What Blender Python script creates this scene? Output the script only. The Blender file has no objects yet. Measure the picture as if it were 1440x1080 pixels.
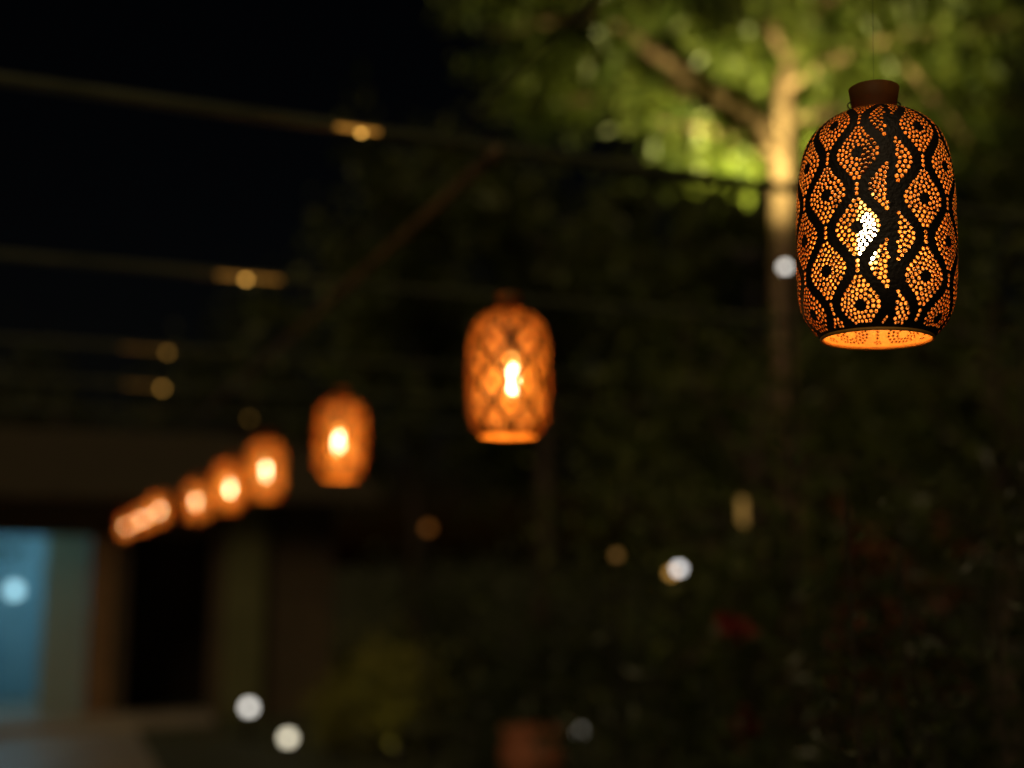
import bpy, math, random
import numpy as np
from mathutils import Vector, Matrix
from mathutils.geometry import delaunay_2d_cdt

# ------------------------------------------------------------------ camera, world, exposure
scene = bpy.context.scene
coll = scene.collection
FPX = 1650.0                                     # focal length in pixels of a 1440 wide picture
PITCH = math.atan(245 / FPX)
YAW = math.atan(660 * math.cos(PITCH) / FPX)
EYE = Vector((0, 0, 1.6))
cam_d = bpy.data.cameras.new('camera')
cam = bpy.data.objects.new('camera', cam_d)
coll.objects.link(cam)
cam.location = EYE
cam.rotation_euler = (math.pi / 2 + PITCH, 0, -YAW)
cam_d.sensor_width = 36
cam_d.lens = 36 * FPX / 1440
cam_d.clip_start = 0.02
cam_d.clip_end = 500
cam_d.dof.use_dof = True
cam_d.dof.focus_distance = 1.07
cam_d.dof.aperture_fstop = cam_d.lens / 24.5
scene.camera = cam

world = bpy.data.worlds.new('World')
scene.world = world
world.use_nodes = True
wn = world.node_tree
sky = wn.nodes.new('ShaderNodeTexSky')
sky.sky_type = 'NISHITA'
sky.sun_disc = False
sky.sun_elevation = math.radians(-4)
sky.sun_rotation = math.radians(20)
wn.links.new(sky.outputs[0], wn.nodes['Background'].inputs[0])
wn.nodes['Background'].inputs[1].default_value = 0.013

# added faint warm fill that lifts the dark areas, standing for town glow
sun_d = bpy.data.lights.new('fill_sun', 'SUN')
sun_d.energy = 0.6
sun_d.angle = math.radians(35)
sun_d.color = (1.0, 0.74, 0.42)
fill_sun = bpy.data.objects.new('fill_sun', sun_d)
coll.objects.link(fill_sun)
fill_sun.rotation_euler = (math.radians(48), 0, math.radians(-38))

scene.view_settings.view_transform = 'Standard'
scene.view_settings.look = 'None'
scene.view_settings.exposure = 0
scene.view_settings.gamma = 1
cy = scene.cycles
cy.use_denoising = True
cy.use_adaptive_sampling = False
cy.max_bounces = 8
cy.sample_clamp_indirect = 4.0
cy.use_light_tree = True

# ------------------------------------------------------------------ helpers
CR = cam.rotation_euler.to_matrix()
HORIZON = 785.0


def P(u, v, d):
    """world point seen at picture place (u, v) at d metres along the view axis"""
    return EYE + CR @ Vector(((u - 720) / FPX * d, -(v - 540) / FPX * d, -d))


def ground_at(u, d):
    p = P(u, HORIZON, d)
    return Vector((p.x, p.y, 0))


def mat(name, col, rough=0.6, metal=0.0, noise=None, bump=0.0, bscale=40.0, spec=0.5):
    m = bpy.data.materials.new(name)
    m.use_nodes = True
    nt = m.node_tree
    b = nt.nodes['Principled BSDF']
    b.inputs['Roughness'].default_value = rough
    b.inputs['Metallic'].default_value = metal
    b.inputs['Specular IOR Level'].default_value = spec
    b.inputs['Base Color'].default_value = (*col, 1)
    tc = nt.nodes.new('ShaderNodeTexCoord')
    if noise:
        col2, sc = noise
        n = nt.nodes.new('ShaderNodeTexNoise')
        n.inputs['Scale'].default_value = sc
        n.inputs['Detail'].default_value = 6
        nt.links.new(tc.outputs['Object'], n.inputs['Vector'])
        r = nt.nodes.new('ShaderNodeValToRGB')
        r.color_ramp.elements[0].position = 0.35
        r.color_ramp.elements[1].position = 0.68
        r.color_ramp.elements[0].color = (*col, 1)
        r.color_ramp.elements[1].color = (*col2, 1)
        nt.links.new(n.outputs['Fac'], r.inputs[0])
        nt.links.new(r.outputs[0], b.inputs['Base Color'])
    if bump:
        n2 = nt.nodes.new('ShaderNodeTexNoise')
        n2.inputs['Scale'].default_value = bscale
        n2.inputs['Detail'].default_value = 5
        nt.links.new(tc.outputs['Object'], n2.inputs['Vector'])
        bp = nt.nodes.new('ShaderNodeBump')
        bp.inputs['Strength'].default_value = bump
        bp.inputs['Distance'].default_value = 0.01
        nt.links.new(n2.outputs['Fac'], bp.inputs['Height'])
        nt.links.new(bp.outputs[0], b.inputs['Normal'])
    return m


def glow(name, col, strength):
    m = bpy.data.materials.new(name)
    m.use_nodes = True
    nt = m.node_tree
    nt.nodes.remove(nt.nodes['Principled BSDF'])
    e = nt.nodes.new('ShaderNodeEmission')
    e.inputs[0].default_value = (*col, 1)
    e.inputs[1].default_value = strength
    nt.links.new(e.outputs[0], nt.nodes['Material Output'].inputs[0])
    return m


def leafmat(name, c1, c2, rough=0.45, trans=0.3):
    m = bpy.data.materials.new(name)
    m.use_nodes = True
    nt = m.node_tree
    b = nt.nodes['Principled BSDF']
    g = nt.nodes.new('ShaderNodeNewGeometry')
    r = nt.nodes.new('ShaderNodeValToRGB')
    r.color_ramp.elements[0].color = (*c1, 1)
    r.color_ramp.elements[1].color = (*c2, 1)
    nt.links.new(g.outputs['Random Per Island'], r.inputs[0])
    nt.links.new(r.outputs[0], b.inputs['Base Color'])
    b.inputs['Roughness'].default_value = rough
    t = nt.nodes.new('ShaderNodeBsdfTranslucent')
    nt.links.new(r.outputs[0], t.inputs[0])
    mx = nt.nodes.new('ShaderNodeMixShader')
    mx.inputs[0].default_value = trans
    nt.links.new(b.outputs[0], mx.inputs[1])
    nt.links.new(t.outputs[0], mx.inputs[2])
    nt.links.new(mx.outputs[0], nt.nodes['Material Output'].inputs[0])
    return m


def mesh(name, verts, faces, mats, midx=None, smooth=False):
    me = bpy.data.meshes.new(name)
    me.from_pydata([tuple(v) for v in verts], [], faces)
    for m in (mats if isinstance(mats, (list, tuple)) else [mats]):
        me.materials.append(m)
    if midx is not None:
        me.polygons.foreach_set('material_index', midx)
    if smooth:
        me.polygons.foreach_set('use_smooth', [True] * len(me.polygons))
    me.update()
    return me


def obj(name, me, parent=None, loc=(0, 0, 0), rot=(0, 0, 0), kind=None):
    o = bpy.data.objects.new(name, me)
    coll.objects.link(o)
    o.location = loc
    o.rotation_euler = rot
    if parent is not None:
        o.parent = parent
    if kind:
        o['kind'] = kind
    return o


def tag(o, label, cat, group=None):
    o['label'] = label
    o['category'] = cat
    if group:
        o['group'] = group
    return o


def thing(name, label, cat, loc=(0, 0, 0), rot=(0, 0, 0), group=None):
    o = bpy.data.objects.new(name, None)
    coll.objects.link(o)
    o.location = loc
    o.rotation_euler = rot
    o.empty_display_size = 0.1
    return tag(o, label, cat, group)


def copy_thing(root, loc, rotz, label, scale=None):
    r = root.copy()
    coll.objects.link(r)
    r.location = loc
    r.rotation_euler = (root.rotation_euler.x, root.rotation_euler.y, rotz)
    r['label'] = label
    if scale:
        r.scale = scale
    for ch in list(root.children):
        c = ch.copy()
        coll.objects.link(c)
        c.parent = r
        for g in ch.children:
            d = g.copy()
            coll.objects.link(d)
            d.parent = c
    return r


def lathe(pts, n=32, closed=False):
    V, F = [], []
    for r, z in pts:
        for i in range(n):
            a = 2 * math.pi * i / n
            V.append((r * math.cos(a), r * math.sin(a), z))
    m = len(pts)
    for j in range(m if closed else m - 1):
        k = (j + 1) % m
        for i in range(n):
            i2 = (i + 1) % n
            F.append((j * n + i, j * n + i2, k * n + i2, k * n + i))
    return V, F


def tube(pts, radii, n=8, cap=True):
    pts = [Vector(p) for p in pts]
    if not isinstance(radii, (list, tuple)):
        radii = [radii] * len(pts)
    V, F = [], []
    ref = None
    for i, p in enumerate(pts):
        t = (pts[min(i + 1, len(pts) - 1)] - pts[max(i - 1, 0)]).normalized()
        if ref is None:
            ref = Vector((0, 0, 1)) if abs(t.z) < 0.9 else Vector((1, 0, 0))
        a = (ref - t * ref.dot(t)).normalized()
        ref = a
        b = t.cross(a)
        for k in range(n):
            w = 2 * math.pi * k / n
            V.append(p + (a * math.cos(w) + b * math.sin(w)) * radii[i])
    for i in range(len(pts) - 1):
        for k in range(n):
            k2 = (k + 1) % n
            F.append((i * n + k, i * n + k2, (i + 1) * n + k2, (i + 1) * n + k))
    if cap:
        F.append(tuple(range(n))[::-1])
        F.append(tuple((len(pts) - 1) * n + k for k in range(n)))
    return V, F


def join(*vf):
    V, F = [], []
    for v, f in vf:
        o = len(V)
        V += list(v)
        F += [tuple(i + o for i in q) for q in f]
    return V, F


def box(x0, x1, y0, y1, z0, z1, bev=0.0):
    b = min(bev, (x1 - x0) / 3, (y1 - y0) / 3, (z1 - z0) / 3)
    if b <= 0:
        V = [(x, y, z) for z in (z0, z1) for y in (y0, y1) for x in (x0, x1)]
        F = [(0, 2, 3, 1), (4, 5, 7, 6), (0, 1, 5, 4), (2, 6, 7, 3), (0, 4, 6, 2), (1, 3, 7, 5)]
        return V, F
    import bmesh
    bm = bmesh.new()
    V = [bm.verts.new((x, y, z)) for z in (z0, z1) for y in (y0, y1) for x in (x0, x1)]
    for q in [(0, 2, 3, 1), (4, 5, 7, 6), (0, 1, 5, 4), (2, 6, 7, 3), (0, 4, 6, 2), (1, 3, 7, 5)]:
        bm.faces.new([V[i] for i in q])
    bmesh.ops.bevel(bm, geom=list(bm.edges), offset=b, segments=1, affect='EDGES')
    bm.verts.index_update()
    vv = [tuple(v.co) for v in bm.verts]
    ff = [tuple(v.index for v in f.verts) for f in bm.faces]
    bm.free()
    return vv, ff


def leaves(name, centres, size, material, rng, droop=0.3, aspect=0.45):
    """one folded four-sided leaf at each centre"""
    c = np.asarray(centres, float)
    n = len(c)
    d = rng.normal(size=(n, 3))
    d[:, 2] -= droop
    d /= np.linalg.norm(d, axis=1)[:, None]
    r = rng.normal(size=(n, 3))
    s = np.cross(d, r)
    s /= np.linalg.norm(s, axis=1)[:, None]
    nn = np.cross(s, d)
    L = (size * rng.uniform(0.6, 1.3, n))[:, None]
    W = L * aspect
    v = np.stack([c - d * L / 2, c + s * W / 2 + nn * W * 0.18 - d * L * 0.06,
                  c + d * L / 2, c - s * W / 2 + nn * W * 0.18 - d * L * 0.06], 1).reshape(-1, 3)
    i = np.arange(n)[:, None] * 4
    f = np.concatenate([i + np.array([[0, 1, 2]]), i + np.array([[0, 2, 3]])]).tolist()
    return mesh(name, v.tolist(), f, material)


# ------------------------------------------------------------------ materials
M_out = mat('dark bronze', (0.010, 0.007, 0.005), 0.55, 0.2, ((0.020, 0.012, 0.007), 60), 0.25, 300)
M_in = mat('copper wash', (0.66, 0.33, 0.055), 0.6, 0.0, ((0.54, 0.25, 0.04), 45), 0.2, 200)
M_neck = leafmat('amber resin', (0.30, 0.13, 0.03), (0.30, 0.13, 0.03), 0.6, 0.6)
def lit_glass(name, col, strength):
    m = glow(name, col, strength)
    nt = m.node_tree
    ad = nt.nodes.new('ShaderNodeAddShader')
    tr = nt.nodes.new('ShaderNodeBsdfTransparent')
    nt.links.new(nt.nodes['Emission'].outputs[0], ad.inputs[0])
    nt.links.new(tr.outputs[0], ad.inputs[1])
    nt.links.new(ad.outputs[0], nt.nodes['Material Output'].inputs[0])
    return m


M_bulb = lit_glass('bulb glass glow', (1.0, 0.52, 0.10), 2.0)
M_fil = lit_glass('filament glow', (1.0, 0.78, 0.46), 14.0)
M_black = mat('black plastic', (0.02, 0.02, 0.02), 0.5)
M_cable = mat('cable rubber', (0.015, 0.015, 0.015), 0.6)
M_pipe = mat('green lacquered pipe', (0.10, 0.11, 0.065), 0.22, 0.0, ((0.06, 0.07, 0.04), 6), 0.08, 30, 0.7)
M_beam = mat('brown lacquered beam', (0.16, 0.10, 0.045), 0.35, 0.0, ((0.10, 0.06, 0.03), 8), 0.2, 40)
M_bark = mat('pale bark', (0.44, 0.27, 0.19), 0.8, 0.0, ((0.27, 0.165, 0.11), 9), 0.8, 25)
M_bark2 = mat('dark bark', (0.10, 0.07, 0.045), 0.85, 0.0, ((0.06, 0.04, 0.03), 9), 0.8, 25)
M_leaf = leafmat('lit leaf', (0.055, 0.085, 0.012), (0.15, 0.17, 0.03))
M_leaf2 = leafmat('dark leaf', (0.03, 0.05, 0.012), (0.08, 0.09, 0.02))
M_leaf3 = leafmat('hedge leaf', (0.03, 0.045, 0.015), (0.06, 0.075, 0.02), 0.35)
M_flower = leafmat('red petal', (0.14, 0.008, 0.006), (0.24, 0.02, 0.01), 0.5, 0.3)
M_leafo = leafmat('rust red leaf', (0.12, 0.035, 0.012), (0.2, 0.06, 0.018), 0.5, 0.3)
M_leafy = leafmat('yellow leaf', (0.16, 0.16, 0.02), (0.30, 0.28, 0.04), 0.5, 0.3)
M_stem = mat('dark stem', (0.03, 0.025, 0.015), 0.85)
M_lawn = mat('lawn soil', (0.03, 0.04, 0.012), 0.9, 0.0, ((0.05, 0.045, 0.02), 3), 0.6, 30)
M_pave = mat('terrace paving', (0.30, 0.26, 0.20), 0.45, 0.0, ((0.20, 0.17, 0.13), 2.5), 0.3, 20)
M_wall = mat('brown plaster', (0.085, 0.058, 0.028), 0.8, 0.0, ((0.06, 0.042, 0.022), 3), 0.3, 30)
M_pale = mat('pale plaster', (0.42, 0.42, 0.34), 0.8, 0.0, ((0.33, 0.33, 0.26), 3), 0.2, 30)
M_room = mat('blue room wall', (0.35, 0.55, 0.62), 0.7, 0.0, ((0.28, 0.48, 0.56), 2), 0.1, 20)
M_olive = mat('olive paint', (0.12, 0.12, 0.045), 0.7, 0.0, ((0.10, 0.10, 0.035), 4), 0.2, 30)
M_wood = mat('brown timber', (0.22, 0.12, 0.05), 0.6, 0.0, ((0.14, 0.075, 0.03), 12), 0.3, 40)
M_tile = mat('roof tile', (0.055, 0.042, 0.02), 0.8, 0.0, ((0.04, 0.03, 0.015), 6), 0.3, 40)
M_pot = mat('terracotta', (0.42, 0.15, 0.07), 0.8, 0.0, ((0.33, 0.11, 0.05), 10), 0.3, 60)
M_iron = mat('black iron', (0.025, 0.025, 0.022), 0.45, 0.6, ((0.04, 0.03, 0.025), 20), 0.2, 80)

# ------------------------------------------------------------------ the setting
g = obj('ground', mesh('ground', [(-200, -200, 0), (200, -200, 0), (200, 200, 0), (-200, 200, 0)], [(0, 1, 2, 3)], M_lawn))
g['kind'] = 'structure'
c0, c1 = ground_at(-700, 3.0), ground_at(430, 12.4)
WY = c1.y                                                   # front of the garden house
tv, tf = box(-7.5, 0.9, -2.0, WY - 0.3, -0.05, 0.012)
o = obj('pavement', mesh('pavement', tv, tf, M_pave))
o['kind'] = 'structure'

# ------------------------------------------------------------------ perforated lantern
PX = 0.145 / 225.0                                           # one picture pixel at the first lantern, in metres
PROFILE = [(76, 0), (84, 7), (93, 18), (101, 31), (106, 45), (110, 64), (111.5, 84), (112, 112), (112, 145),
           (111.5, 180), (110.5, 210), (108, 240), (104.5, 262), (100, 282), (92, 300), (81, 314), (67, 325),
           (52, 333), (40, 337), (30, 339)]


def spline_profile(pts, n=400):
    pts = np.array(pts, float)
    ext = np.vstack([2 * pts[0] - pts[1], pts, 2 * pts[-1] - pts[-2]])
    out = []
    m = len(pts) - 1
    for t in np.linspace(0, m - 1e-6, n):
        i = int(t)
        f = t - i
        p0, p1, p2, p3 = ext[i], ext[i + 1], ext[i + 2], ext[i + 3]
        out.append(0.5 * (2 * p1 + (p2 - p0) * f + (2 * p0 - 5 * p1 + 4 * p2 - p3) * f * f + (3 * p1 - p0 - 3 * p2 + p3) * f ** 3))
    out = np.array(out)
    s = np.concatenate([[0], np.cumsum(np.linalg.norm(np.diff(out, axis=0), axis=1))])
    return out, s


PR, PS = spline_profile(PROFILE)
VTOT = PS[-1]
NCOL, RAD = 15, 112.0
UTOT = 2 * math.pi * RAD
S = UTOT / NCOL
AMP, PITCHV, HB = 14.5, 109.0, 6.2
V0, DRIFT = 23.0, 16.0                                     # height of the first eye row; slip round the seam


def cell_holes(rng):
    """holes of one eye-shaped cell, packed evenly up to its outline, none on the round boss"""
    w = lambda v: S / 2 + AMP * np.cos(2 * np.pi * v / PITCHV)
    gu, gv = np.meshgrid(np.arange(-34, 34.1, 0.8), np.arange(-43, 43.1, 0.8))
    gu, gv = gu.ravel(), gv.ravel()
    sl = AMP * 2 * np.pi / PITCHV * np.sin(2 * np.pi * gv / PITCHV)
    dist = (w(gv) - np.abs(gu)) / np.sqrt(1 + sl * sl) - HB
    ok = (dist > 0) & (np.hypot(gu, gv) > 7.8) & (np.abs(gv) < 42)
    Q = np.stack([gu[ok], gv[ok]], 1)
    n = int(len(Q) * 0.64 / (0.90 * 6.95 ** 2))
    p = Q[rng.choice(len(Q), n, replace=False)]
    for it in range(45):
        near = np.argmin(((Q[:, None] - p[None]) ** 2).sum(2), 1)
        for k in range(n):
            q = Q[near == k]
            if len(q):
                p[k] = q.mean(0)
    dd = np.sqrt(((p[:, None] - p[None]) ** 2).sum(2)) + np.eye(n) * 99
    r = np.clip(dd.min(1) * 0.5 - 0.2, 2.3, 3.4)
    return [(a, b, c) for (a, b), c in zip(p, r)]


def lantern_mesh():
    rng = np.random.default_rng(7)
    stamps = [cell_holes(rng) for _ in range(4)]
    holes, rads = [], []
    for c in range(NCOL + 1):
        uc = c * S
        for k in range(-2, 5):
            vc = V0 + k * PITCHV + (PITCHV / 2 if c % 2 else 0)
            for du, dv, hr in stamps[(c * 3 + k) % 4] + [(0, PITCHV / 2 + q, 3.2) for q in (-6.8, 0, 6.8)]:
                uu = uc + du
                vv = vc + dv + DRIFT * (uu / UTOT)
                if 5.6 < uu < UTOT - 5.6 and 9 < vv < VTOT - 16:
                    holes.append((uu, vv))
                    rads.append(hr)
    NR = 8
    verts, faces = [], []
    rr = np.array(rads) * rng.uniform(0.95, 1.0, len(holes))
    for (hu, hv), q in zip(holes, rr):
        ph = rng.uniform(0, 6.28)
        ell = rng.uniform(0.97, 1.03)
        b = len(verts)
        for j in range(NR):
            a = 2 * math.pi * j / NR
            x, y = q * math.cos(a) * ell, q * math.sin(a) / ell
            verts.append((hu + x, hv + y))
        faces.append(list(range(b, b + NR)))
    nh = len(verts)
    H = np.array(holes)
    # filler points on the bands and plain strips
    gu, gv = np.meshgrid(np.linspace(0, UTOT, 121), np.concatenate([np.linspace(0, VTOT - 12, 62), [VTOT - 6, VTOT]]))
    for x, y in zip(gu.ravel(), gv.ravel()):
        edge = x < 1 or x > UTOT - 1 or y < 1 or y > VTOT - 1
        if edge or np.min((H[:, 0] - x) ** 2 + (H[:, 1] - y) ** 2) > 5.4 ** 2:
            verts.append((float(x), float(y)))
    res = delaunay_2d_cdt([Vector(v) for v in verts], [], faces, 0, 1e-5, True)
    vo, fo, orig_v, orig_f = res[0], res[2], res[3], res[5]
    UV = np.array([(v.x, v.y) for v in vo])
    tris = [tuple(f) for f, of in zip(fo, orig_f) if not of]
    back = {}
    for i, ov in enumerate(orig_v):
        for q in ov:
            back[q] = i
    n0 = len(UV)
    ext = np.zeros(n0)
    U = [tuple(p) for p in UV]
    lift = [0.0] * n0
    quads = []
    walls = []
    for h, (hu, hv) in enumerate(holes):
        ring = [back[h * NR + j] for j in range(NR)]
        base = len(U)
        for i in ring:
            x, y = U[i]
            U.append((hu + (x - hu) * 0.88, hv + (y - hv) * 0.88))
            lift.append(0.75)
        for j in range(NR):
            j2 = (j + 1) % NR
            quads.append((ring[j], ring[j2], base + j2, base + j))
            walls.append((base + j, base + j2))
    U = np.array(U)
    lift = np.array(lift)
    pr = np.stack([np.interp(U[:, 1], PS, PR[:, 0]), np.interp(U[:, 1], PS, PR[:, 1])], 1)
    tg = np.stack([np.gradient(PR[:, 0]), np.gradient(PR[:, 1])], 1)
    tg /= np.linalg.norm(tg, axis=1)[:, None]
    tr, tz = np.interp(U[:, 1], PS, tg[:, 0]), np.interp(U[:, 1], PS, tg[:, 1])
    ang = U[:, 0] / RAD
    wob = 0.6 * np.sin(3 * ang + 0.7) + 0.5 * np.sin(2 * ang + U[:, 1] * 0.02)
    def place(off):
        r = pr[:, 0] + (off + wob * np.clip(U[:, 1] / 40, 0, 1) * np.clip((VTOT - U[:, 1]) / 60, 0, 1)) * tz
        z = pr[:, 1] - off * tr
        return np.stack([r * np.cos(ang), r * np.sin(ang), z], 1) * PX
    A = place(lift)
    B = place(np.full(len(U), -1.5))
    n = len(U)
    V = np.vstack([A, B])
    F, mi = [], []
    for f in tris:
        F.append(f); mi.append(0)
        F.append((f[0] + n, f[2] + n, f[1] + n)); mi.append(1)
    for f in quads:
        F.append(f); mi.append(0)
        F.append(tuple(i + n for i in f[::-1])); mi.append(1)
    for a, b in walls:
        F.append((a, b, b + n, a + n)); mi.append(1)
    return mesh('lantern_shade', V.tolist(), F, [M_out, M_in], mi), len(holes)


shade_me, n_holes = lantern_mesh()
print('holes', n_holes, 'faces', len(shade_me.polygons))


def pl(pts):
    return [(r * PX, z * PX) for r, z in pts]


POWER = 0.46
BULB_OFF = (-2 * PX, -11 * PX, 0)                            # the holder sits a little off centre


def lantern_parts(root):
    obj('shade', shade_me, root)
    # raised lap where the sheet closes
    V, F = [], []
    for off in (0.9, -0.4):
        for s in np.linspace(4, VTOT - 14, 60):
            r, z = np.interp(s, PS, PR[:, 0]), np.interp(s, PS, PR[:, 1])
            for du in (-2.6, 2.6):
                a = du / RAD
                V.append(((r + off) * math.cos(a) * PX, (r + off) * math.sin(a) * PX, z * PX))
    for i in range(59):
        F.append((2 * i, 2 * i + 1, 2 * i + 3, 2 * i + 2))
        F.append((120 + 2 * i, 120 + 2 * i + 2, 120 + 2 * i + 3, 120 + 2 * i + 1))
        F.append((2 * i, 2 * i + 2, 122 + 2 * i, 120 + 2 * i))
        F.append((2 * i + 1, 121 + 2 * i, 123 + 2 * i, 2 * i + 3))
    obj('seam', mesh('lantern_seam', V, F, M_out), root)
    v, f = lathe(pl([(77.5 + 2.2 * math.cos(t), -0.4 + 2.6 * math.sin(t)) for t in np.linspace(0, 2 * math.pi, 10)[:-1]]), 96, True)
    obj('rim', mesh('lantern_rim', v, f, M_in, smooth=True), root)
    v, f = lathe(pl([(29, 335), (30.5, 340), (33, 356), (36.5, 377), (35, 378), (31.5, 356), (28.5, 335)]), 64)
    k = obj('neck', mesh('lantern_neck', v, f, M_neck, smooth=True), root)
    for sg in (-1, 1):
        pts = [(0, sg * (33.5 + 4.5 * math.sin(t)) * PX, (352 + 5 * math.cos(t)) * PX) for t in np.linspace(0, math.pi, 9)]
        v, f = tube(pts, 1.2 * PX, 6)
        obj('ear', mesh('lantern_ear', v, f, M_iron, smooth=True), k)
    v, f = lathe(pl([(0.5, 380), (10, 380), (11, 372), (11, 296), (10, 292), (9, 290), (0.5, 290)]), 24)
    obj('socket', mesh('lantern_socket', v, f, M_black), root)
    v, f = lathe(pl([(0.3, 98), (7, 100), (13, 108), (16.5, 122), (17.5, 138), (17, 160), (14.5, 184), (11, 204), (9.5, 216), (0.3, 216)]), 24)
    b = obj('bulb', mesh('lantern_bulb', v, f, M_bulb, smooth=True), root)
    v, f = lathe(pl([(0.3, 112), (6, 114), (11.5, 122), (14, 136), (13, 160), (9.5, 178), (5, 186), (0.3, 188)]), 20)
    obj('filament', mesh('lantern_filament', v, f, M_fil, smooth=True), b)
    pd_ = bpy.data.lights.new('bulb_light', 'POINT')
    pd_.energy = POWER
    pd_.color = (1.0, 0.47, 0.10)
    pd_.shadow_soft_size = 9 * PX
    po_ = obj('bulb_light', pd_, root)
    po_.location = (BULB_OFF[0], BULB_OFF[1], 150 * PX)
    v, f = lathe(pl([(0.3, 216), (9.6, 216), (9.6, 289), (0.3, 289)]), 20)
    obj('bulb_cap', mesh('lantern_bulb_cap', v, f, M_iron), root)
    for nm in ('bulb', 'bulb_cap'):
        for ch in root.children:
            if ch.name == nm:
                ch.location = BULB_OFF
    v, f = tube([(0, 0, 379 * PX), (0, 0, 0.62)], 0.0002, 5)
    obj('hanging_wire', mesh('lantern_wire', v, f, M_cable), root)


ROW = [(1226, 320, 1.0), (715, 525, 1.79), (479, 617, 2.80), (374, 660, 3.73), (322, 683, 4.47), (278, 704, 5.38),
       (223, 716, 7.15), (200, 728, 8.3), (178, 739, 9.75)]
ORD = ['', 'second', 'third', 'fourth', 'fifth', 'sixth', 'seventh', 'eighth', 'ninth']
cable_pts = []
first = None
for i, (u, v, q) in enumerate(ROW):
    c = P(u, v, q * 1.105)
    base = c - Vector((0, 0, 165 * PX))
    to_cam = math.atan2(EYE.y - c.y, EYE.x - c.x)
    seam = to_cam + math.radians(11.5) if i == 0 else to_cam + 1.1 + 2.3 * i
    if i == 0:
        label = 'large perforated bronze lantern in sharp focus, hanging before the floodlit green tree'
        first = thing('perforated_lantern', label, 'lantern', base, (0, 0, seam), 'perforated lanterns hung in one row')
        lantern_parts(first)
        # hangs a little askew
        first.rotation_euler = (Matrix.Rotation(math.radians(-1.9), 3, CR @ Vector((0, 0, 1))) @ Matrix.Rotation(seam, 3, 'Z')).to_euler()
    else:
        label = 'glowing perforated lantern, %s in the row counted from the one before the floodlit tree' % ORD[i]
        cp = copy_thing(first, base, seam, label)
        for ch in cp.children:
            if ch.type == 'LIGHT':
                ch.data = ch.data.copy()
                ch.data.energy = POWER * (2.5, 2.9, 2.7, 3.1, 2.6, 2.9, 2.7, 2.9)[i - 1]
        cp.rotation_euler = (math.radians(0.8 * math.sin(3 * i)), math.radians(0.8 * math.cos(5 * i)), seam)
    cable_pts.append(base + Vector((0, 0, 0.62)))

cp_ = [cable_pts[0] + (cable_pts[0] - cable_pts[1]) * 1.2]
for a, b in zip(cable_pts[:-1], cable_pts[1:]):
    cp_.append(a)
    cp_.append((a + b) / 2 - Vector((0, 0, 0.015)))
cp_ += [cable_pts[-1], cable_pts[-1] + Vector((0, 0.9, 0))]
v, f = tube(cp_, 0.0022, 6)
tag(obj('overhead_cable', mesh('overhead_cable', v, f, M_cable)), 'thin dark cable stretched above the row of perforated lanterns', 'cable')

# ------------------------------------------------------------------ pergola of lacquered pipes
HT = 2.6


def at_height(u, v, h):
    d = CR @ Vector(((u - 720) / FPX, -(v - 540) / FPX, -1))
    return EYE + d * ((h - EYE.z) / d.z)


corner = at_height(690, 203, HT)
BX = corner.x
bar_y = [corner.y, at_height(470, 396, HT).y, at_height(235, 489, HT).y, at_height(228, 540, HT).y, at_height(228, 540, HT).y + 1.35]
XL, XR = BX - 3.4, BX + 3.9
pg = thing('pergola', 'dark pergola frame of thin lacquered pipes with glowing glints added on its bars', 'pergola', (BX, corner.y, 0))
org = Vector((BX, corner.y, 0))


def local(vf, o=org):
    return [tuple(Vector(p) - o) for p in vf[0]], vf[1]


rnd = random.Random(4)
for y in bar_y:
    sag = [Vector((XL + (XR - XL) * t, y + rnd.uniform(-.004, .004), HT + 0.012 - 0.02 * 4 * t * (1 - t))) for t in np.linspace(0, 1, 13)]
    v, f = local(tube(sag, 0.0145, 14))
    obj('crossbar', mesh('crossbar', v, f, M_pipe, smooth=True), pg)
for x, zz in ((XL, HT - 0.03), (BX, HT - 0.034), (XR, HT - 0.03)):
    v, f = local(tube([(x, bar_y[0] - 0.05, zz), (x, bar_y[-1] + 0.1, zz)], 0.014 if x == BX else 0.02, 12))
    obj('beam', mesh('beam', v, f, M_beam, smooth=True), pg)
for y in bar_y:
    v, f = join(box(BX - .022, BX + .022, y - .005, y + .005, HT - .055, HT + .022), box(BX - .004, BX + .004, y - .03, y + .03, HT - .0565, HT - .0495))
    v, f = local((v, f))
    obj('bracket', mesh('bracket', v, f, M_iron), pg)
for x in (XL, XR):
    for y in (bar_y[0], bar_y[2], bar_y[4]):
        v, f = local(tube([(x, y, 0), (x, y, HT - 0.05)], 0.028, 12))
        obj('post', mesh('post', v, f, M_pipe, smooth=True), pg)

# small added glowing bodies that stand in for lantern reflections on the bars


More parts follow.
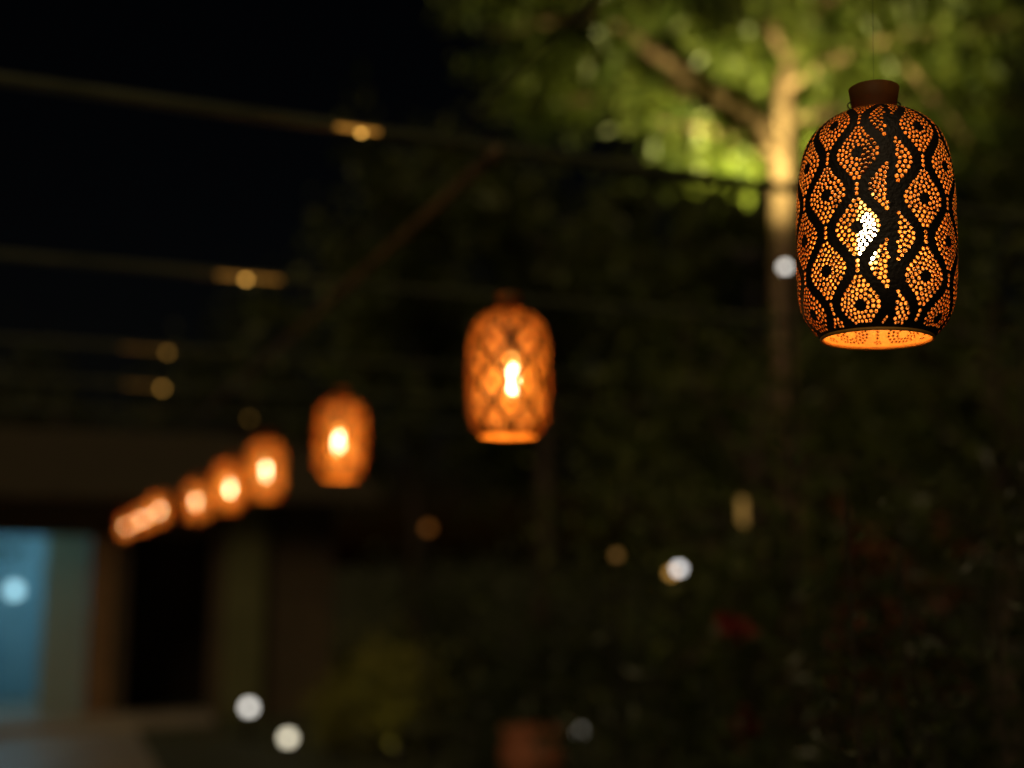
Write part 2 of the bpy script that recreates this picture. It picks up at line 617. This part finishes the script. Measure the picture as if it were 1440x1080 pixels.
def bar_glint(label, u, k, r, L, streak_len=0.0, streak_glow=0.0, shift=0.0):
    d = CR @ Vector(((u - 720) / FPX, 0, -1))
    t = bar_y[k] / d.y                                       # where that bar is seen at u (pitch corrected below)
    lo_, hi_ = XL, XR
    for _ in range(40):
        xm = (lo_ + hi_) / 2
        q = CR.transposed() @ (Vector((xm, bar_y[k], HT)) - EYE)
        uu = 720 + FPX * q.x / -q.z
        if uu < u:
            lo_ = xm
        else:
            hi_ = xm
    tt = (lo_ - XL) / (XR - XL)
    z = HT + 0.012 - 0.08 * tt * (1 - tt)
    c = thing('bar_glint', label, 'light', (lo_, bar_y[k], z), group='added amber glints on the pergola')
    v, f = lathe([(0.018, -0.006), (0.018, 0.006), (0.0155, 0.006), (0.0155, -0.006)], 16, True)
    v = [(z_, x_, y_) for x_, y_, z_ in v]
    obj('clip', mesh('glint_clip', v, f, M_black), c)
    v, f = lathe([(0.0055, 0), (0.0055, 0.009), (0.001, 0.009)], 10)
    cap_ = obj('glint_mount', mesh('glint_holder', v, f, M_black), c, (0, -0.022, -0.006))
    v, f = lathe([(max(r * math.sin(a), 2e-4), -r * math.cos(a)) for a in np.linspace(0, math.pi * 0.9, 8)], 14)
    obj('bulb', mesh('glint_ball', v, f, glow('amber glint glow', (1.0, 0.50, 0.09), L), smooth=True), c, (0, -0.022, -0.006 - r * 0.9))  # glowing ball in place of a lantern glint on the pipe
    if streak_len:
        v, f = tube([(shift - streak_len / 2, -0.030, -0.012), (shift + streak_len / 2, -0.030, -0.012)], 0.0045, 8)
        obj('glint_streak', mesh('streak_tube', v, f, glow('amber streak glow', (1.0, 0.42, 0.06), streak_glow), smooth=True), c)  # glowing streak in place of light reflected along the pipe


bar_glint('added bright amber glint with short streak on the bar crossing the floodlit tree', 505, 0, 0.008, 4, 0.10, 0.6, -0.01)
bar_glint('added bright amber glint with long dim streak on the second pergola bar', 345, 1, 0.0095, 5, 0.22, 0.42, 0.01)
bar_glint('added dim amber glint on the third pergola bar', 235, 2, 0.013, .8, 0.22, .12, -.1)
bar_glint('added amber glint on the fourth pergola bar above the far lanterns', 228, 3, 0.014, 1.6, 0.22, .15, -.1)
bar_glint('added very dim amber glint on the fifth pergola bar', 350, 4, 0.012, .6)

# ------------------------------------------------------------------ trees


def make_branches(rng, base, top, r0, n_limb, reach, up=0.6):
    """trunk polyline with side limbs; returns (tube mesh data, tips)"""
    parts = []
    base, top = Vector(base), Vector(top)
    n = 8
    tp = [base.lerp(top, i / n) + Vector((rng.uniform(-1, 1), rng.uniform(-1, 1), 0)) * 0.05 * (i > 0) for i in range(n + 1)]
    parts.append(tube(tp, [r0 * (1 - 0.6 * i / n) for i in range(n + 1)], 10))
    tips = []
    for k in range(n_limb):
        t = rng.uniform(0.45, 1.0)
        i = min(int(t * n), n - 1)
        p = tp[i].lerp(tp[i + 1], t * n - i)
        a = rng.uniform(0, 2 * math.pi)
        d = Vector((math.cos(a), math.sin(a), rng.uniform(0.1, up * 1.6))).normalized()
        L = reach * rng.uniform(0.5, 1.0)
        pts = [p]
        for s in range(5):
            d = (d + Vector(rng.normal(size=3)) * 0.18).normalized()
            pts.append(pts[-1] + d * L / 5)
        rb = r0 * (1 - 0.6 * t) * 0.55
        parts.append(tube(pts, [rb * (1 - 0.16 * s) for s in range(6)], 6))
        tips += pts[2:]
        for s in (2, 3, 4):
            d2 = (d + Vector(rng.normal(size=3)) * 0.7).normalized()
            q = [pts[s], pts[s] + d2 * L * 0.2, pts[s] + d2 * L * 0.4 + Vector((0, 0, -0.03))]
            parts.append(tube(q, [rb * 0.4, rb * 0.3, rb * 0.12], 5))
            tips += q[1:]
    return join(*parts), tips


def cloud(rng, tips, n, spread):
    t = np.array([tuple(p) for p in tips])
    idx = rng.integers(0, len(t), n)
    return t[idx] + rng.normal(size=(n, 3)) * spread * rng.uniform(0.4, 1.2, (n, 1))


# the floodlit tree: trunk and limbs where the photograph shows them
TD = 8.0
FLOOD = P(1058, 365, TD - 0.75)                              # where the floodlight stands
foot = ground_at(1108, TD)
rng = np.random.default_rng(11)
lt = thing('floodlit_tree', 'leafy green tree with pale trunk lit from below by a floodlight', 'tree', foot)
fork = P(1100, 215, TD)
trunk = [foot, foot.lerp(fork, 0.35) + Vector((0.06, 0, 0)), foot.lerp(fork, 0.7) - Vector((0.03, 0, 0)), fork,
         P(1103, 120, TD), P(1122, 40, TD + 0.1), P(1150, -60, TD + 0.2), P(1165, -200, TD + 0.2)]
o3 = lambda vf: local(vf, foot)
v, f = o3(tube(trunk, [0.12, 0.09, 0.078, 0.066, 0.055, 0.04, 0.03, 0.02], 12))
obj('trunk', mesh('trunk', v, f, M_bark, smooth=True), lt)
limbs = [[fork, P(1050, 165, TD - .1), P(985, 125, TD - .2), P(915, 70, TD - .3), P(850, 20, TD - .4), P(770, -20, TD - .5)],
         [fork, P(1050, 200, TD - .2), P(1000, 185, TD - .4), P(930, 170, TD - .5)],
         [P(1103, 120, TD), P(1180, 80, TD - .3), P(1260, 50, TD - .5), P(1370, 40, TD - .7), P(1480, 20, TD - .8)],
         [P(1101, 170, TD), P(1190, 150, TD + .4), P(1300, 140, TD + .7), P(1430, 150, TD + .9)],
         [P(1110, 80, TD), P(1060, 0, TD + .3), P(1000, -80, TD + .5), P(930, -150, TD + .6)],
         [P(985, 125, TD - .2), P(900, 130, TD), P(820, 140, TD + .2), P(740, 150, TD + .3)],
         [P(1122, 40, TD + .1), P(1200, -30, TD - .2), P(1300, -80, TD - .4), P(1420, -100, TD - .5)],
         [P(850, 20, TD - .4), P(760, 30, TD - .2), P(690, 50, TD)],
         [P(1250, 60, TD - .5), P(1340, 170, TD - .2), P(1400, 260, TD), P(1440, 330, TD)]]
tips = []
for L in limbs:
    rb = 0.07 if L is limbs[0] else (0.05 if L[0] is fork else 0.04)
    if L is limbs[-1]:
        rb = 0.016
    v, f = o3(tube(L, [rb * (1 - 0.75 * i / (len(L) - 1)) for i in range(len(L))], 8))
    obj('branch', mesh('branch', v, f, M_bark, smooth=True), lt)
    for a, b in zip(L[:-1], L[1:]):
        for t in (0.35, 0.7, 1.0):
            p = a.lerp(b, t)
            for _ in range(3):
                tips.append(p + Vector(rng.normal(size=3)) * Vector((0.24, 0.24, 0.15)) + Vector((0, 0, 0.10)))
pts = cloud(rng, [p - foot for p in tips], 10500, 0.14)
clump = [P(u, v_, TD - .25) - foot for u, v_ in ((975, 222), (1000, 215), (1020, 228), (1040, 215), (1055, 230), (1068, 212), (940, 210))]
pts = np.vstack([pts, cloud(rng, clump, 420, 0.06)])
# the inside of the crown round the fork is bare
bare = [p - foot for p in (trunk[2], fork, fork.lerp(trunk[4], 0.6), trunk[4])] + [p - foot for p in limbs[0][:4]]
keep = np.ones(len(pts), bool)
for a, b in list(zip(bare[:3], bare[1:4])) + list(zip(bare[4:7], bare[5:8])):
    for t in np.linspace(0, 1, 8):
        q = np.array(tuple(a.lerp(b, t)))
        tov = np.array(tuple(EYE - foot)) - q
        tov /= np.linalg.norm(tov)
        w_ = pts - q
        al_ = w_ @ tov
        keep &= ~((np.linalg.norm(w_ - al_[:, None] * tov, axis=1) < 0.13) & (al_ > -0.1) & (rng.uniform(size=len(pts)) < 0.8))
keep &= np.linalg.norm(pts - np.array(tuple(FLOOD - foot)), axis=1) > 0.5
pts = pts[keep]
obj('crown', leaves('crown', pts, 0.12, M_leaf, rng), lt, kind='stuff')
# loose low twigs below the lit crown
low = []
for u, v_ in [(830, 300), (885, 265), (940, 270), (1010, 275), (1015, 310), (975, 335), (900, 305), (795, 335), (790, 380), (850, 385),
              (760, 375), (945, 320), (860, 330), (930, 360), (880, 350), (1380, 400), (1420, 360), (1370, 470), (1400, 300)]:
    for _ in range(9):
        q = P(u + rng.normal() * 10, v_ + rng.normal() * 9, TD + rng.uniform(-.8, .5))
        if (q - FLOOD).length > 0.75:
            low.append(q - foot)
obj('drooping_leaves', leaves('drooping_leaves', np.array([tuple(p) for p in low]), 0.085, M_leaf, rng, 0.9), lt, kind='stuff')

# floodlight on a pole that lights that tree
fl_pos = FLOOD
fl = thing('floodlight', 'small dark floodlight on a pole aimed up into the green tree', 'floodlight', (fl_pos.x, fl_pos.y, 0))
v, f = tube([(0, 0, 0), (0, 0, fl_pos.z - 0.06)], 0.025, 10)
obj('pole', mesh('flood_pole', v, f, M_iron), fl)
aim = (P(1082, -40, TD - 0.55) - fl_pos).normalized()
rotm = aim.to_track_quat('Z', 'Y').to_euler()
v, f = join(box(-.11, .11, -.08, .08, -.05, .0, .01), box(-.11, -.095, -.08, .08, .0, .05), box(.095, .11, -.08, .08, .0, .05),
            box(-.094, .094, -.08, -.068, .0, .05), box(-.094, .094, .068, .08, .0, .05))
hd = obj('housing', mesh('flood_housing', v, f, M_iron), fl, (0, 0, fl_pos.z), rotm)
v, f = box(-.085, .085, -.06, .06, .004, .008)
obj('lens', mesh('flood_lens', v, f, glow('flood lens glow', (1, 0.78, 0.38), 20)), hd)
ld = bpy.data.lights.new('flood_light', 'SPOT')
ld.energy = 470
ld.color = (0.97, 0.88, 0.30)
ld.spot_size = math.radians(138)
ld.spot_blend = 1.0
ld.shadow_soft_size = 0.06
lo = obj('flood_light', ld, fl, (0, 0, fl_pos.z), (aim * -1).to_track_quat('Z', 'Y').to_euler())
lo.location = Vector((0, 0, fl_pos.z)) + aim * 0.07

# dark trees behind


def dark_tree(name, label, loc, h, seed, n, size, material, group='dark trees behind the terrace'):
    r = np.random.default_rng(seed)
    t = thing(name, label, 'tree', loc, group=group)
    br, tp = make_branches(r, (0, 0, 0), (0.15, 0.1, h * 0.75), 0.11, 15, h * 0.36)
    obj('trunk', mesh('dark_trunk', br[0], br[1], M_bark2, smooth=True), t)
    lp = cloud(r, tp, n, 0.24)
    lp = lp[np.linalg.norm(lp + np.array(tuple(loc)) - np.array(tuple(FLOOD)), axis=1) > 0.8]     # kept clear of the lamp
    obj('crown', leaves('dark_crown', lp, size, material, r), t, kind='stuff')
    return t


BT = [(60, 14.5, 4.6, 'round dark tree behind the garden house with the blue lit doorway'),
      (330, 15.5, 5.2, 'dark tree behind the far end of the lantern row'),
      (580, 13.8, 6.4, 'dark tree standing behind the pergola beam and the third lantern'),
      (760, 12.6, 7.0, 'dark tree behind the second lantern of the row'),
      (960, 12.9, 7.4, 'dark tree behind the white post lamp'),
      (1180, 13.0, 7.4, 'dark tree behind the trunk of the floodlit tree'),
      (1400, 12.0, 5.0, 'dark tree behind the red flowering shrub')]
for i, (u, d, h, lb) in enumerate(BT):
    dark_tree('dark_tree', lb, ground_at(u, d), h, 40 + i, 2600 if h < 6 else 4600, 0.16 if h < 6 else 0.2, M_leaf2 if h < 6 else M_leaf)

dark_tree('dark_tree', 'low dark tree in front of the trunk of the floodlit tree', ground_at(1060, 5.9), 3.3, 81, 4600, 0.09, M_leaf)
dark_tree('dark_tree', 'dark tree right of the floodlit trunk, behind the large lantern', ground_at(1400, 6.2), 4.0, 82, 3200, 0.09, M_leaf)

# ------------------------------------------------------------------ shrubs


def shrub(name, label, loc, w, h, seed, n, size, material, flowers=0, fm=None, group=None):
    r = np.random.default_rng(seed)
    t = thing(name, label, 'shrub', loc, group=group)
    parts, tp = [], []
    for k in range(11):
        a = r.uniform(0, 6.28)
        q = r.uniform(0.1, 1.0) * w / 2
        top = Vector((math.cos(a) * q, math.sin(a) * q, h * r.uniform(0.65, 1.0)))
        st = [Vector((math.cos(a) * q * 0.25 * s, math.sin(a) * q * 0.25 * s, 0)) .lerp(top, s / 4) for s in range(5)]
        parts.append(tube(st, [0.008, 0.007, 0.006, 0.004, 0.002], 5))
        tp += [st[1].lerp(st[2], 0.5), st[2], st[3], st[3].lerp(st[4], 0.5), st[4]]
    v, f = join(*parts)
    obj('stem', mesh('shrub_stem', v, f, M_stem), t)
    obj('foliage', leaves('shrub_foliage', cloud(r, tp, n, w * 0.13), size, material, r), t, kind='stuff')
    if flowers:
        bl = []
        for k in range(flowers):
            p = np.array(tuple(tp[r.integers(0, len(tp))])) + r.normal(size=3) * w * 0.16
            bl.append(p + r.normal(size=(14, 3)) * 0.025)
        obj('blossom', leaves('shrub_blossom', np.vstack(bl), 0.05, fm, r, 0, 0.8), t, kind='stuff')
    return t


def shr(u, d, *a, **k):
    return shrub('garden_shrub', a[0], ground_at(u, d), *a[1:], **k)


shr(1285, 1.75, 'tall dark shrub with small leaves just beneath the large sharp lantern', 0.5, 1.97, 60, 1300, 0.022, M_leaf3)
shr(1130, 3.3, 'dark shrub with red blossoms below the large sharp lantern', 1.1, 1.45, 61, 1500, 0.06, M_leaf3, flowers=5, fm=M_flower)
shr(1255, 3.9, 'rust leaved shrub rising among the dark greenery below the large lantern', 0.45, 1.75, 62, 420, 0.09, M_leafo)
shr(1400, 3.2, 'dense dark shrub right of the red blossoming one', 0.9, 1.85, 63, 1700, 0.06, M_leaf3)
shr(930, 5.2, 'dark low shrub beneath the white post lamp', 1.4, 1.1, 64, 1500, 0.08, M_leaf3)
shr(690, 6.5, 'dark shrub behind the terracotta urn', 1.2, 1.15, 65, 1500, 0.08, M_leaf3)
shr(545, 10.0, 'yellowish green shrub lit by the low white path globes', 1.1, 0.9, 66, 2200, 0.07, M_leafy)
shr(478, 9.75, 'small yellow green shrub beside the lower white path globe', 0.6, 0.6, 67, 1200, 0.06, M_leafy)
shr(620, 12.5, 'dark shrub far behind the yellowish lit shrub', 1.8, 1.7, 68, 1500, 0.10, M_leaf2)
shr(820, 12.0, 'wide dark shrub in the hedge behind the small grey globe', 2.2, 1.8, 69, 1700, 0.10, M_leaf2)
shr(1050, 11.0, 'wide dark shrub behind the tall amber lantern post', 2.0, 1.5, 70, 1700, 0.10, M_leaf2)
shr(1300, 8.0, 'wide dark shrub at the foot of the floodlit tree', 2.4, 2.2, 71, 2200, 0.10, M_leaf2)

# added spike light that brightens the yellowish shrub from its foot
sp = ground_at(560, 9.15)
sk = thing('added_spike_light', 'added small dark spike light brightening the yellowish green shrub from its foot', 'light', sp)
v, f = join(tube([(0, 0, -0.05), (0, 0, 0.10)], 0.008, 6), lathe([(0.002, 0.10), (0.03, 0.10), (0.035, 0.17), (0.03, 0.17), (0.025, 0.115), (0.002, 0.115)], 14))
obj('housing', mesh('spike_housing', v, f, M_iron), sk)
v, f = lathe([(0.001, 0.1285), (0.022, 0.1285), (0.022, 0.123), (0.001, 0.123)], 14)
obj('lens', mesh('spike_lens', v, f, glow('spike lens glow', (1, .8, .35), 4)), sk)
sl_ = bpy.data.lights.new('added_spike_light', 'SPOT')
sl_.energy = 3.0
sl_.color = (1, .82, .4)
sl_.spot_size = math.radians(130)
sl_.spot_blend = 1
sl_.shadow_soft_size = 0.02
so_ = obj('spike_beam', sl_, sk, (0, 0, 0.18))
so_.rotation_euler = (math.radians(140), 0, 0)

# terracotta urn
up = ground_at(748, 6.2)
pot = thing('terracotta_urn', 'reddish terracotta urn on a plinth in front of a dark shrub', 'urn', up)
v, f = box(-.16, .16, -.16, .16, 0, .35, .01)
obj('plinth', mesh('urn_plinth', v, f, M_wall), pot)
v, f = lathe([(0.005, .352), (.09, .352), (.10, .37), (.07, .40), (.12, .47), (.17, .56), (.165, .64), (.14, .69), (.17, .72), (.165, .735), (.13, .72), (.12, .66), (0.005, .62)], 28)
obj('bowl', mesh('urn_bowl', v, f, M_pot, smooth=True), pot)

# ------------------------------------------------------------------ garden house
hx = lambda u: at_wall(u)


def at_wall(u, v=HORIZON):
    d = CR @ Vector(((u - 720) / FPX, -(v - 540) / FPX, -1))
    return EYE + d * (WY / d.y)


X = lambda u: at_wall(u).x
ZW = lambda v: at_wall(200, v).z
hs = thing('garden_house', 'low brown garden house with a blue lit doorway and tiled roof', 'house', (X(200), WY, 0))
ho = Vector((X(200), WY, 0))


def hp(name, m, x0, x1, y0, y1, z0, z1, parent=None, bev=0.0):
    v, f = box(x0 - ho.x, x1 - ho.x, y0, y1, z0, z1, bev)
    return obj(name, mesh('house_' + name, v, f, m), parent or hs)


DT, WT = 1.82, 2.3                                          # door head and wall height
xa, xb, xc, xd, xe, xf, xg = X(-150), X(116), X(128), X(164), X(182), X(300), X(470)
hp('wall', M_wall, xa - 1.6, xa, 0.0, 0.2, 0.0, WT)
hp('wall', M_wall, xd + 0.002, xe, 0.0, 0.2, 0.0, WT)
hp('wall', M_wall, xf, xg, 0.0, 0.2, 0.0, WT)
hp('lintel', M_wall, xa + .002, xd, 0.01, 0.19, DT, WT)
hp('lintel', M_wall, xe + .002, xf - .002, 0.01, 0.19, DT, WT)
hp('door_post', M_wood, xc, xd, -0.05, 0.18, 0.0, DT - 0.002, bev=.008)
hp('pier', M_olive, X(318), X(372), -0.12, -0.002, 0.0, WT - 0.03, bev=.01)
# room behind the blue doorway
hp('room_back_wall', M_room, xa - 1.0, xc + .05, 2.3, 2.4, 0.0, WT)
hp('room_side_wall', M_room, xc + .0, xc + .06, 0.21, 2.29, 0.0, WT)
hp('room_side_wall', M_room, xa - 1.1, xa - 1.0, 0.21, 2.29, 0.0, WT)
hp('room_floor', M_pave, xa - 1.0, xc, 0.0, 2.29, -0.02, 0.03)
hp('room_ceiling', M_pale, xa - 1.0, xc, 0.21, 2.29, WT - 0.04, WT - 0.01)
hp('curtain', leafmat('sheer curtain', (.5, .5, .4), (.5, .5, .4), .8, .6), X(64), X(127), 0.22, 0.26, 0.03, DT + 0.2)
cl = hp('ceiling_light', glow('blue ceiling light', (0.42, 0.80, 1.0), 6.5), X(-40), X(60), 0.7, 1.5, WT - 0.09, WT - 0.05)
# dark room
hp('dark_room_back', M_wall, xe - .2, xf + .2, 1.6, 1.7, 0, WT)
hp('doorstep', M_pave, xa - 0.4, xf, -0.55, -0.002, 0.0, 0.10, bev=.01)
v, f = [], []
e0, e1 = xa - 1.9 - ho.x, xg + 0.35 - ho.x
V = [(e0, -0.55, WT - 0.05), (e1, -0.55, WT - 0.05), (e1, 1.6, WT + 0.75), (e0, 1.6, WT + 0.75), (e1, 3.4, WT), (e0, 3.4, WT)]
V += [(x, y, z - 0.08) for x, y, z in V]
F = [(0, 1, 2, 3), (3, 2, 4, 5), (7, 6, 9, 8), (8, 9, 11, 10), (0, 6, 7, 1), (1, 7, 8, 2), (2, 8, 10, 4), (4, 10, 11, 5), (5, 11, 9, 3), (3, 9, 6, 0)]
obj('roof', mesh('house_roof', V, F, M_tile), hs)
# pendant in the blue doorway
pp = at_wall(28, 832)
pd = thing('pendant_lamp', 'round pale blue pendant lamp hanging inside the blue doorway', 'lamp', (pp.x - 0.06, pp.y + 0.5, pp.z))
v, f = lathe([(0.002, -.07), (.04, -.06), (.066, -.025), (.07, 0), (.066, .025), (.04, .06), (.015, .07)], 20)
obj('globe', mesh('pendant_globe', v, f, glow('pale blue globe', (0.45, 0.85, 1.0), 1.7), smooth=True), pd)
v, f = tube([(0, 0, .07), (0, 0, WT - 0.05 - pp.z)], 0.006, 6)
obj('cord', mesh('pendant_cord', v, f, M_cable), pd)

# ------------------------------------------------------------------ garden lamps


def globe_lamp(name, label, u, v_, d, r, col, L, hood=False, group=None):
    p = P(u, v_, d)
    t = thing(name, label, 'lamp', (p.x, p.y, 0), group=group)
    z = p.z
    pr_ = min(0.018 if z < 1 else 0.028, r * 0.62)
    v, f = join(lathe([(0.002, 0.0), (.07, 0.0), (.07, .02), (.02, .03)], 16), tube([(0, 0, 0.02), (0, 0, z - r * 0.9)], pr_, 10))
    obj('post', mesh('lamp_post', v, f, M_iron), t)
    v, f = lathe([(pr_ * 0.9, -r * 0.97), (r * .75, -r * .9), (r * .8, -r * .78), (pr_, -r * .74)], 16)
    obj('collar', mesh('lamp_collar', v, f, M_iron), t, (0, 0, z))
    prof = [(max(r * math.sin(a), 0.001), -r * math.cos(a)) for a in np.linspace(0.5, math.pi, 10)]
    v, f = lathe(prof, 20)
    obj('globe', mesh('lamp_globe', v, f, glow(name + ' glow', col, L), smooth=True), t, (0, 0, z))
    return t


W1, W2 = (1.0, 0.95, 0.86), (1.0, 0.90, 0.66)
globe_lamp('path_globe', 'white path globe on a short post before the garden house', 350, 995, 10.5, 0.045, W1, 3.0)
globe_lamp('path_globe', 'slightly yellower white path globe set low beside the lit shrub', 405, 1038, 9.6, 0.046, W2, 2.6)
globe_lamp('post_lamp', 'bright white lamp on a post among the dark greenery', 955, 800, 5.4, 0.020, (1, .96, .93), 3.2)
globe_lamp('post_lamp', 'amber lamp half hidden behind the bright white post lamp', 944, 806, 5.7, 0.020, (1, .5, .1), 1.2)
globe_lamp('post_lamp', 'tall white street lamp half hidden by the floodlit tree and large lantern', 1104, 376, 4.4, 0.016, (1, .94, .84), 3.0)
globe_lamp('post_lamp', 'dim amber lamp on a post right of the third lantern', 602, 743, 9.5, 0.034, (1, .33, .06), .3)
globe_lamp('post_lamp', 'dim amber lamp on a post beside the bright white lamp', 867, 781, 4.6, 0.016, (1, .48, .12), .3)
globe_lamp('path_globe', 'dim grey path globe low in front of the hedge', 815, 1028, 9.0, 0.034, (1, .9, .75), .45)
globe_lamp('post_lamp', 'very faint greenish lamp among the shrubs under the floodlit tree', 1413, 762, 9.0, 0.022, (.5, 1, .4), .15)
# tall amber lantern: two panes stacked in a frame
p = P(1044, 720, 5.3)
al = thing('lantern_post', 'narrow upright amber lantern on a post above the red blossoms', 'lamp', (p.x, p.y, 0))
v, f = join(tube([(0, 0, 0), (0, 0, p.z - 0.075)], 0.012, 8), box(-.02, .02, -.02, .02, p.z - .075, p.z - .064), box(-.02, .02, -.02, .02, p.z + .064, p.z + .075))
obj('post', mesh('lantern_post_frame', v, f, M_iron), al)
v, f = box(-.011, .011, -.011, .011, p.z - .062, p.z + .062)
obj('glass', mesh('lantern_post_glass', v, f, glow('amber glass', (1, .55, .13), 0.3)), al)
